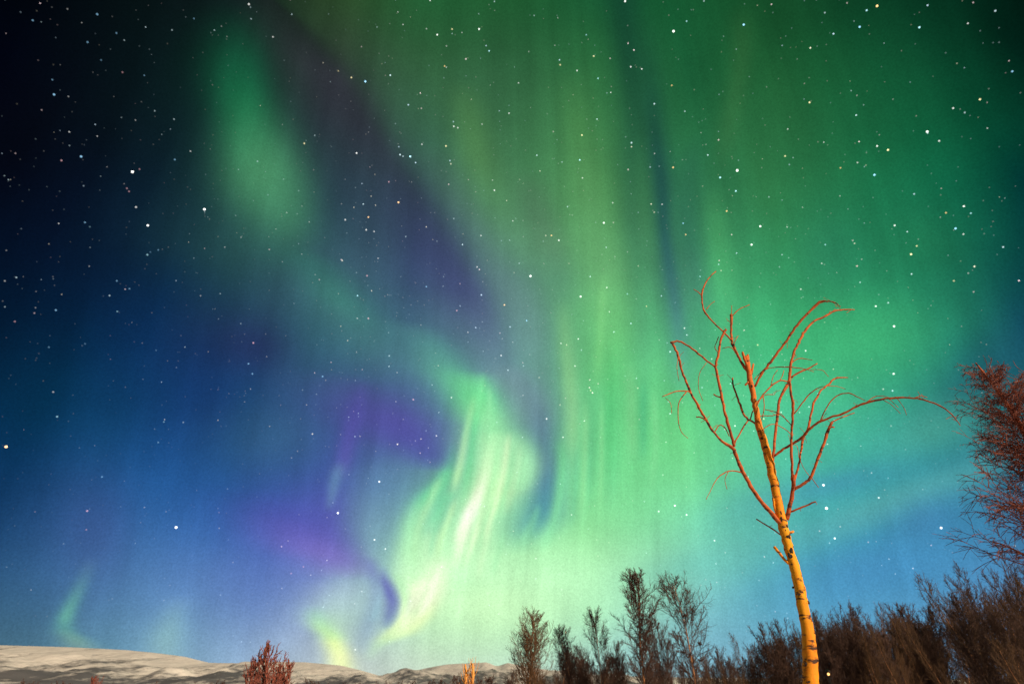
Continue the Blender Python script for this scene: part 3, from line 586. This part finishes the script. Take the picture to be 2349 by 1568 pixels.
LIMBS = [
 [[(895,1640,17),(880,1622,17),(830,1570,16),(760,1490,14),(700,1400,13),(650,1310,13),(615,1230,13),(590,1170,12),(540,1140,9),(480,1080,8),(430,1000,8),(390,930,8),(350,860,8),(310,770,8),(280,690,8),(260,610,8),(235,552,8),(220,535,8)],
  [(350,860,5),(320,828,5),(240,832,4),(165,860,3)],[(310,832,4),(265,900,3),(262,1000,3),(280,1070,2.5),(320,1112,2)],[(425,1000,5),(400,985,5),(368,980,4)],[(185,868,2),(215,900,2),(222,960,2)],[(480,1075,4),(510,1032,4),(545,1050,4),(570,1100,3)],[(262,615,2),(254,690,2),(266,765,2)],
  [(640,1315,5),(570,1308,4),(500,1350,3),(455,1430,2),(430,1480,2)],[(565,1310,3),(543,1360,2),(556,1420,2)]],
 [[(600,1160,11),(580,1080,10),(550,990,10),(530,890,9),(512,800,9),(490,700,8),(490,665,8),(505,600,8),(515,530,7),(540,468,9),(556,455,4)],
  [(488,682,6),(450,655,6),(400,615,6),(330,560,6),(265,527,6),(216,534,7)],[(432,655,2),(390,720,2),(384,810,2),(410,885,2)],[(500,590,3),(484,560,3),(505,500,3)],[(522,862,6),(500,860,5),(475,848,5)]],
 [[(690,730,10),(640,645,9),(612,590,9),(590,540,9),(582,490,8),(580,420,8),(582,365,9)],[(582,520,7),(540,475,5),(490,430,5),(455,390,5),(425,355,7),(408,310,5),(405,250,6),(420,190,5),(450,140,4),(490,103,3)],
  [(405,250,3),(375,225,3),(355,212,2)],[(430,335,3),(455,305,2),(482,285,2)],[(583,370,3),(585,310,2)],[(588,372,4),(630,333,3),(692,306,3)],[(612,600,3),(575,562,3),(525,570,2)],[(612,600,4),(600,540,3),(620,500,2)]],
 [[(748,1035,8),(705,1008,7),(665,980,7),(635,910,7),(610,840,6),(592,790,6),(590,748,5)],[(685,1000,5),(640,1070,5),(602,1142,5)],[(695,1000,5),(712,950,4),(730,930,4)]],
 [[(725,800,8),(770,712,8),(820,650,8),(880,570,8),(930,500,8),(980,430,8),(1040,360,8),(1115,292,9),(1160,285,5),(1205,292,4),(1240,318,3)],[(800,690,3),(860,682,3),(920,682,4),(1010,690,3),(1080,710,2)],[(722,755,3),(765,708,3),(800,692,3)],[(1060,697,2),(1130,700,2),(1168,740,2)]],
 [[(822,1280,11),(838,1200,9),(845,1100,9),(860,970,9),(870,890,9),(895,830,9),(930,765,10),(938,690,9),(950,630,8),(975,560,8),(1000,510,8),(1025,470,8),(1070,415,7),(1140,380,7),(1200,345,6),(1260,335,5),(1325,336,3)],
  [(940,660,4),(990,630,3),(1072,640,2.5)],[(945,745,6),(1000,710,6),(1050,690,5),(1100,660,4)],[(925,768,5),(870,765,5),(810,810,5),(765,860,5),(735,915,4)],[(820,800,3),(835,740,2.5),(860,700,2)],[(775,860,3),(780,930,3),(765,1000,3)],[(870,770,3),(890,735,3),(900,700,2)]],
 [[(915,1600,15),(935,1520,14),(955,1420,13),(950,1330,9),(945,1200,9),(945,1100,8),(950,1000,8),(955,920,9),(940,830,8),(935,770,7)],[(960,965,4),(1010,900,4),(1060,840,4),(1110,805,3),(1150,797,2.5)],[(950,1040,3),(900,985,3),(840,950,3),(785,938,3)],[(945,1090,3),(900,1052,3),(830,1025,3),(775,1055,3)],[(945,1150,2),(980,1160,2),(990,1230,2)],[(960,1330,14),(957,1400,13)]],
 [[(958,1385,8),(985,1290,7),(1000,1200,7),(1020,1100,9),(1045,1055,8),(1060,980,7),(1080,900,7),(1120,830,6),(1170,785,6),(1210,750,5),(1288,745,3)],[(1160,795,3),(1220,798,2),(1272,815,2)]],
 [[(840,1220,8),(900,1175,8),(960,1140,8),(1020,1097,9),(1050,1058,8),(1110,1015,8),(1180,985,7),(1260,960,7),(1340,920,7),(1420,890,7),(1550,868,7),(1680,870,6),(1760,885,5),(1840,915,5),(1900,955,4),(1940,1000,3),(1965,1035,2)],
  [(1120,1005,4),(1160,920,4),(1220,855,4),(1290,840,4),(1340,860,3),(1392,885,2)],[(1500,880,2.5),(1550,910,2),(1602,962,2)],[(1580,868,2.5),(1620,920,2),(1640,972,2)],[(1400,893,3),(1460,857,3),(1530,862,2)],[(1690,868,3),(1730,855,3),(1765,866,2)],[(1530,868,2.5),(1570,905,2),(1590,925,2)]],
 [[(960,1420,10),(1010,1390,10),(1060,1352,10),(1085,1290,9),(1110,1220,10),(1140,1140,9),(1165,1070,10),(1190,1015,9)],[(1172,1045,6),(1205,1045,5)],[(1190,1012,5),(1260,982,4),(1325,958,3)],[(1058,1345,2.5),(1025,1300,2),(995,1240,2)],[(1068,1352,3),(1110,1408,2)]],
 [[(940,1557,7),(1010,1525,6),(1092,1493,5)]],
 [[(885,1697,5),(810,1645,4.5),(733,1598,4)]],
 [[(735,985,4),(775,975,3),(830,975,3),(880,962,2),(920,1010,2)]],
 [[(722,900,4),(750,880,3),(790,850,3),(840,848,2)]],
]
for limb in LIMBS:
    b = Mesh()
    for k, s in enumerate(limb): grow(b, s, 0, 7 if k == 0 else 5, wob=.10)
    main = smooth(limb[0])
    for q in range(max(2, len(main) // 6)):          # fine drooping shoots
        p = main[prnd.randint(len(main) // 3, len(main) - 1)]
        a = prnd.uniform(-2.6, -.5) if prnd.random() < .75 else prnd.uniform(0, 3.1); l = prnd.uniform(14, 60); w = [(p[0], p[1], 1.9)]
        for z in range(4):
            a += prnd.gauss(.12 if math.cos(a) > 0 else -.12, .16); w.append((w[-1][0] + math.cos(a) * l / 4, w[-1][1] + math.sin(a) * l / 4, 1.6 - z * .15))
        grow(b, w, 0, 4)
    b.build('branch', [M_LIMB], birch, origin=org)

# ------------------------------------------------------------------ bare tree builder for the wood
def bare(seed, Ht, spread, n1, n2, n3, stems=1, t0=.15, rise=.9, thick=1.0, tip=.006, lump=0, top=1.0, tilt=.22):
    rd = random.Random(seed); nr_ = np.random.default_rng(seed)
    trunk, crown = Mesh(), Mesh()
    def curve(p, d, ln, n, up, wob):
        pts = [Vector(p)]; d = Vector(d).normalized()
        for i in range(n):
            d = (d + Vector((rd.gauss(0, wob), rd.gauss(0, wob), rd.gauss(0, wob) + up))).normalized()
            pts.append(pts[-1] + d * ln / n)
        return pts
    def around(d, ang):
        d = d.normalized(); u = d.orthogonal().normalized(); v = d.cross(u); a = rd.uniform(0, 2 * math.pi)
        return (d * math.cos(ang) + (u * math.cos(a) + v * math.sin(a)) * math.sin(ang))
    for st in range(stems):
        a0 = rd.uniform(0, 1.2) + st * 6.283 / stems
        sd_ = Vector((math.cos(a0) * tilt, math.sin(a0) * tilt, 1)) if stems > 1 else Vector((rd.gauss(0, .03), rd.gauss(0, .03), 1))
        hh = Ht * (1 if st == 0 else rd.uniform(.72, .95)) * top
        tp = curve((math.cos(a0) * .06 * (stems > 1), math.sin(a0) * .06 * (stems > 1), -.15), sd_, hh, 14, .06 if stems > 1 else .02, .045)
        r0 = Ht * .0095 * thick * (1 if stems == 1 else .7)
        trunk.tube(tp, [r0 * (1 - .86 * (i / 14) ** .9) for i in range(15)], 8, 0, wob=.05, rnd=nr_)
        m1 = max(4, n1 // stems)
        for k in range(m1):
            t = t0 + (1 - t0) * ((k + rd.random()) / m1); i = min(13, int(t * 14)); u = t * 14 - i
            p = tp[i].lerp(tp[i + 1], min(u, 1)); tz = (t - t0) / (1 - t0)
            env = math.sin(math.pi * (tz * .8 + .14)) ** .8
            ln = spread * env * rd.uniform(.6, 1.15)
            dd = tp[i + 1] - tp[i]
            d = around(dd, R(rd.uniform(28, 58)))
            bp = curve(p, d, ln, 6, .12 * rise, .13)
            rb = r0 * (1 - .8 * t) * .42
            crown.tube(bp, [max(rb * (1 - .8 * j / 6), tip * .9) for j in range(7)], 5, 0, cap=False)
            for q in range(n2):
                s = (.15 + .85 * (q + rd.random()) / n2) * 6; j = min(5, int(s)); pp = bp[j].lerp(bp[j + 1], s - j)
                d2 = around(bp[j + 1] - bp[j], R(rd.uniform(22, 50)))
                l2 = ln * rd.uniform(.25, .5) * (1.1 - .5 * s / 6)
                tw = curve(pp, d2, l2, 4, .10 * rise, .17)
                crown.tube(tw, [tip * (1 - .12 * z) for z in range(5)], 3, 0, cap=False)
                for w_ in range(n3):
                    s2 = rd.uniform(.8, 4); j2 = min(3, int(s2)); p3 = tw[j2].lerp(tw[j2 + 1], s2 - j2)
                    d3 = around(tw[j2 + 1] - tw[j2], R(rd.uniform(18, 48)))
                    t3 = curve(p3, d3, l2 * rd.uniform(.35, .7), 2, .08 * rise, .2)
                    crown.tube(t3, [tip * .6, tip * .5, tip * .36], 3, 0, cap=False)
        for z in range(lump):           # witches' brooms, dense knots of twigs
            i = rd.randint(6, 12); c = tp[i] + Vector((rd.gauss(0, spread * .16), rd.gauss(0, spread * .16), rd.gauss(0, .3)))
            for q in range(34):
                dd = Vector((rd.gauss(0, 1), rd.gauss(0, 1), rd.gauss(.5, 1))); ep = curve(c, dd, rd.uniform(.12, .3), 3, .1, .25)
                crown.tube(ep, [tip, tip, tip * .8, tip * .6], 3, 0, cap=False)
            near = min(tp, key=lambda p_: (p_ - c).length - (c.z > p_.z) * .6)
            crown.tube([near, near.lerp(c, .5) + Vector((0, 0, -.1)), c], [tip * 2, tip * 1.5, tip], 4, 0, cap=False)
    return trunk, crown
def proto(name, tm, cm, **kw):
    t, c = bare(**kw)
    r = empty(name, (0, 0, 0)); a = t.build('trunk', tm, r); b = c.build('crown', cm, r)
    return dict(root=r, parts=[a, b], used=False, h=kw['Ht'])
def place(P, x, y, rz, s, label, cat='tree', group=None, sz=None, lean=0, name=None):
    if not P['used']:
        r = P['root']; P['used'] = True
    else:
        r = P['root'].copy(); COL.objects.link(r)
        for k in ('label', 'category', 'group'):
            if k in r: del r[k]
        for p in P['parts']:
            q = p.copy(); COL.objects.link(q); q.parent = r
    r.location = (x, y, gz(x, y) - .05); r.rotation_euler = (0, lean, rz); r.scale = (s, s, sz or s)
    tag(r, label, cat, group); return r
def foot(px, Y): return at(px, 1568, Y)[0].x
def height_for(px, py, Y): return at(px, py, Y)[0].z
P_tall = proto('bare_birch', M_PALE, M_TWIG, seed=3, Ht=8, spread=2.1, n1=66, n2=11, n3=6, t0=.18, rise=1.2, tip=.013)
P_sparse = proto('bare_birch', M_PALE, M_TWIG, seed=21, Ht=8, spread=2.3, n1=44, n2=10, n3=6, t0=.2, rise=1.0, tip=.013, lump=5)
P_round = proto('bare_tree', M_PALE, M_GOLD, seed=7, Ht=6, spread=1.7, n1=120, n2=9, n3=4, stems=3, t0=.14, rise=1.5, tip=.010, tilt=.12)
P_bush = proto('bare_tree', M_WOOD, M_TWIG, seed=9, Ht=6, spread=2.0, n1=72, n2=10, n3=6, stems=3, t0=.1, rise=1.2, tip=.014, lump=1)
P_wood = proto('bare_tree', M_WOOD, M_TWIG, seed=14, Ht=7, spread=2.0, n1=66, n2=9, n3=4, stems=3, t0=.08, rise=1.4, tip=.010)
P_wood2 = proto('bare_tree', M_PALE, M_GOLD, seed=15, Ht=7, spread=1.9, n1=60, n2=9, n3=4, stems=2, t0=.08, rise=1.7, tip=.010)
P_sap = proto('bare_sapling', M_RED, M_RED, seed=31, Ht=2.5, spread=.6, n1=40, n2=7, n3=4, stems=1, t0=.2, rise=2.2, tip=.010, lump=3)
P_scrub = proto('scrub_bush', M_WOOD, M_TWIG, seed=33, Ht=2.2, spread=.8, n1=50, n2=7, n3=4, stems=5, t0=.05, rise=1.2, tip=.010)
def put_tree(P, px, py, Y, rz, label, cat='tree', group=None, fat=1.0, lean=0):
    h = height_for(px, py, Y); s = h / P['h']
    return place(P, foot(px, Y) if abs(px - 1174) < 260 else at(px, py, Y)[0].x, Y, rz, s * fat, label, cat, group, sz=s, lean=lean)
g1 = 'bare trees standing singly before the wood'
put_tree(P_round, 1214, 1395, 34, .4, 'round-crowned bare tree with golden twig tips, left end of the row above the pink hill', group=g1, fat=1.15)
put_tree(P_tall, 1316, 1436, 36, 1.0, 'slender grey bare tree just right of the round-crowned tree, below the small orange star', group=g1, fat=.85)
put_tree(P_sparse, 1374, 1404, 35, 2.2, 'bare tree with dark twig clumps halfway between the round-crowned tree and the tallest tree', group=g1, fat=.8)
put_tree(P_tall, 1446, 1322, 33, 2.9, 'tallest bare tree of the row, feathery tipped, reddish trunk', group=g1, fat=1.05)
put_tree(P_bush, 1502, 1418, 36, .7, 'low purplish bushy tree between the two tallest bare trees', group=g1, fat=.75)
put_tree(P_sparse, 1566, 1322, 33, .2, 'tall thin-tipped bare tree with dark nest-like clumps, left of the golden birch', group=g1, fat=1.0)
put_tree(P_bush, 1650, 1484, 36, 3.4, 'low bare tree between the clumpy tall tree and the golden birch', group=g1, fat=.7)
put_tree(P_bush, 1410, 1470, 38, 5.0, 'dark bushy tree at the left foot of the tallest bare tree', group=g1, fat=.85)
put_tree(P_tall, 1283, 1490, 44, 4.0, 'small thin bare tree against the sky gap right of the round-crowned tree', group=g1, fat=1.0)
put_tree(P_bush, 1345, 1480, 40, 1.7, 'dark low tree at the foot of the clumped bare tree', group=g1, fat=.8)
# the wood on the right: outline read off the photograph, trees in three ranks
TOP = [(1120,1548),(1280,1520),(1320,1492),(1450,1482),(1600,1488),(1700,1490),(1750,1470),(1800,1452),(1860,1440),(1940,1412),(2000,1430),(2060,1424),(2110,1420),(2150,1310),(2200,1290),(2260,1275),(2349,1250),(2600,1200)]
def top_y(x): return float(np.interp(x, [t[0] for t in TOP], [t[1] for t in TOP]))
rw = random.Random(77)
gw = 'bare brown trees of the dense wood'
x = 1665
while x < 2130:
    for Y in (36, 42, 50):
        Yj = Y + rw.uniform(-3, 3); xx = x + rw.uniform(-22, 22)
        put_tree(rw.choice([P_wood, P_wood2, P_wood2, P_bush]), xx, top_y(xx) - 16 + rw.choice([-18, -6, 6, 18, 30]) + rw.uniform(-8, 8), Yj, rw.uniform(0, 6.28), 'bare brown tree in the dense wood behind the golden birch', group=gw, fat=rw.uniform(.75, 1.0))
    x += 28
x = 1180
while x < 1660:
    xx = x + rw.uniform(-14, 14)
    put_tree(rw.choice([P_wood, P_wood2, P_bush]), xx, top_y(xx) + rw.uniform(-14, 24), 44 + rw.uniform(-4, 4), rw.uniform(0, 6.28), 'short dark tree in the low thicket at the foot of the tall bare trees', group='short trees of the low thicket', fat=rw.uniform(.9, 1.25))
    x += 22
gr_ = 'near bare trees at the right edge'
for i, (xx, yy, Y, P) in enumerate([(2165,1330,27,P_wood),(2195,1285,25,P_wood2),(2240,1292,24,P_wood),(2290,1262,22,P_wood),(2345,1238,21,P_wood2),(2400,1205,20,P_wood),(2130,1392,30,P_wood2),(2215,1370,23,P_bush),(2310,1400,20,P_wood2)]):
    put_tree(P, xx, yy, Y, i * 1.3, ['dark bare tree forming the left edge of the tall clump at right','bare tree with an upright brown tip near the left side of the right-hand clump','dark bare tree in the middle of the right-hand clump','tall dark bare tree in the right-hand clump, second from the picture edge','tall dark bare tree cut by the right edge below the leaning birch','dark bare tree mostly beyond the right edge of the picture','small bare tree filling the step between the low wood and the right-hand clump','low dark tree at the foot of the right-hand clump','low dark tree nearest the lower right corner'][i], group=gr_, fat=.85)
for i in range(16):
    xx = 2150 + 15 * i + rw.uniform(-6, 6); yy = float(np.interp(xx, [2150, 2190, 2349, 2400], [1345, 1310, 1262, 1250])) + rw.uniform(0, 46) + (i % 2) * 30
    put_tree(P_wood if i % 3 else P_wood2, xx, yy, 30 + rw.uniform(0, 9), i * 2.1, 'bare tree packed into the dense right-hand clump behind its nearest trees', group='packed trees of the right-hand clump', fat=.8)
# the leaning birch cut by the right edge
def leaning():
    ms, cr = Mesh(), Mesh(); rd = random.Random(4); Y = 8.5
    pts = [(2452,1568),(2440,1400),(2422,1240),(2400,1120),(2372,1040),(2340,975),(2305,920),(2270,872),(2238,832)]
    rad = [20,18,15,13,11,9,7,5,2.5]
    P3, rr = [], []
    low = at(*pts[0], Y)[0]
    P3.append((low.x + .05, Y, -.1)); rr.append(.10)
    for p in smooth([(a[0], a[1], r) for a, r in zip(pts, rad)], 3):
        w, t = at(p[0], p[1], Y + (p[2] - 10) * -.02); P3.append(tuple(w)); rr.append(p[2] * .55 / 1305 * t)
    ms.tube(P3, rr, 9, 0, wob=.04, rnd=nrnd)
    PV = [Vector(p) for p in P3]
    for k in range(225):
        u = (rd.random() ** .8) * -.74 + .95; i = min(int(u * (len(PV) - 1)), len(PV) - 2)
        p = PV[i].lerp(PV[i + 1], rd.random())
        a = rd.uniform(0, 6.28); d = Vector((math.cos(a), math.sin(a), .9)).normalized()
        ln = (1.12 * (1 - u) + .34) * rd.uniform(.6, 1.1) * (.95 if u < .45 else 1.0 if u < .8 else .75)
        pts_ = [p]; dd = d.copy()
        for j in range(6):
            dd = (dd + Vector((rd.gauss(0, .12), rd.gauss(0, .12), -.02 + rd.gauss(0, .08)))).normalized(); pts_.append(pts_[-1] + dd * ln / 6)
        cr.tube(pts_, [.009 * (1 - .7 * j / 6) * (1.3 - u * .6) for j in range(7)], 4, 0, cap=False)
        for q in range(15):
            j = rd.randint(1, 5); pp = pts_[j].lerp(pts_[j + 1], rd.random()); d2 = (dd * .7 + Vector((rd.gauss(0, .6), rd.gauss(0, .6), rd.gauss(-.1, .5)))).normalized()
            l2 = ln * rd.uniform(.15, .38); tw = [pp]
            for z in range(4):
                d2 = (d2 + Vector((rd.gauss(0, .15), rd.gauss(0, .15), -.03))).normalized(); tw.append(tw[-1] + d2 * l2 / 4)
            cr.tube(tw, [.0045, .0042, .004, .0035, .003], 3, 0, cap=False)
            for y_ in range(2):
                p3 = tw[rd.randint(1, 3)]; d3 = (d2 + Vector((rd.gauss(0, .5), rd.gauss(0, .5), rd.gauss(0, .4)))).normalized()
                cr.tube([p3, p3 + d3 * l2 * .3, p3 + d3 * l2 * .55 + Vector((0, 0, -.02))], [.0036, .0032, .0026], 3, 0, cap=False)
    r = empty('leaning_birch', (P3[0][0], P3[0][1], 0)); o = tuple(r.location)
    ms.build('trunk', [M_LIMB], r, origin=o); cr.build('crown', [M_RED], r, origin=o)
    tag(r, 'feathery reddish birch leaning into the picture, cut by the right edge', 'tree')
leaning()
# saplings on the left and scrub along the bottom
gs = 'reddish saplings before the snowy hill'
for i, (px, py, Y, f, ln_, lb) in enumerate([
    (630,1448,15,1.0,.02,'tallest reddish sapling with a dark pointed tip, left of centre before the snowy hill'),
    (589,1484,15,.9,-.03,'short reddish sapling just left of the tallest sapling'),
    (655,1486,15.5,1.0,.10,'reddish sapling bending right beside the tallest sapling'),
    (678,1496,16,.8,.16,'faint thin sapling at the right end of the sapling clump'),
    (608,1522,14,.8,.05,'low dark red sapling between the two leftmost saplings of the clump'),
    (236,1540,22,.9,0,'tiny reddish sapling tip rising before the left hill')]):
    put_tree(P_sap, px, py, Y, i * 1.1, lb, 'sapling', gs, fat=f * 1.0, lean=ln_)
def stems(px, top, lean_, label):
    m = Mesh(); Y = 16
    p0 = at(px, 1568, Y)[0]; p1 = at(px + lean_, top, Y)[0]
    pts = [(p0.x, Y, -.05), (p0.x + .02, Y, .8), (p0.x, Y, p0.z), ((p0.x + p1.x) / 2 + .02, Y + .02, (p0.z + p1.z) / 2), tuple(p1)]
    r = empty('birch_stump', (p0.x, Y, 0)); o = tuple(r.location)
    m.tube(pts, [.05, .045, .04, .034, .022], 9, 0, wob=.06, rnd=nrnd); m.build('trunk', [M_ORANGE], r, origin=o)
    b = Mesh()
    rs = random.Random(int(px))
    for q in range(46):
        z = .5 + q * .036; a = rs.uniform(0, 6.28); d = Vector((math.cos(a), math.sin(a), 0)); l = rs.uniform(.12, .34)
        o0 = Vector((p0.x, Y, z)); b.tube([o0, o0 + d * l * .4 + Vector((0, 0, l * .5)), o0 + d * l * .6 + Vector((0, 0, l * 1.2))], [.011, .008, .004], 4)
    b.build('branch', [M_ORANGE], r, origin=o)
    tag(r, label, 'tree', 'orange lit snapped birch stems')
stems(1068, 1522, -1, 'left of two short snapped birch stems glowing orange before the pink hill')
stems(1083, 1520, 1, 'right of two short snapped birch stems glowing orange before the pink hill')
x = -40
while x < 1180:
    Y = rw.uniform(24, 34); xx = x + rw.uniform(-10, 10)
    yy = 1561 + rw.uniform(-7, 5) - (14 if 560 < x < 700 else 0) - (8 if x > 1000 else 0) - (12 if x < 190 else 0)
    put_tree(P_scrub, xx, yy, Y, rw.uniform(0, 6.28), 'low dark scrub bush along the bottom edge before the snowy hills', 'bush', 'scrub bushes along the bottom edge', fat=rw.uniform(.9, 1.3))
    x += 24

# ------------------------------------------------------------------ the far lit lamp in the wood
def glow_fn(nt, p):
    p.inputs['Base Color'].default_value = (1, .7, .3, 1); p.inputs['Emission Color'].default_value = (1, .50, .16, 1); p.inputs['Emission Strength'].default_value = 2.2
M_GLOW = mat('lamp_glow', glow_fn)
M_IRON = mat('dark_metal', lambda nt, p: (setattr(p.inputs['Base Color'], 'default_value', (.05, .05, .05, 1)), setattr(p.inputs['Metallic'], 'default_value', .7)))
lp, _ = at(1900, 1544, 30)
lr = empty('street_lamp', (lp.x, lp.y, 0)); o = tuple(lr.location)
m = Mesh(); m.tube([(lp.x, lp.y, -.05), (lp.x, lp.y, lp.z - .12)], [.05, .035], 10); m.build('pole', M_IRON, lr, origin=o)
m = Mesh(); m.tube([(lp.x, lp.y, lp.z + .07), (lp.x, lp.y, lp.z + .12), (lp.x, lp.y, lp.z + .17)], [.13, .09, .02], 10); m.build('lamp_shade', M_IRON, lr, origin=o)
m = Mesh(); m.ball((lp.x, lp.y, lp.z - .02), .055, 0, 12, 8); m.build('bulb', M_GLOW, lr, origin=o)
tag(lr, 'small glowing orange lamp low in the wood just right of the golden birch', 'lamp')
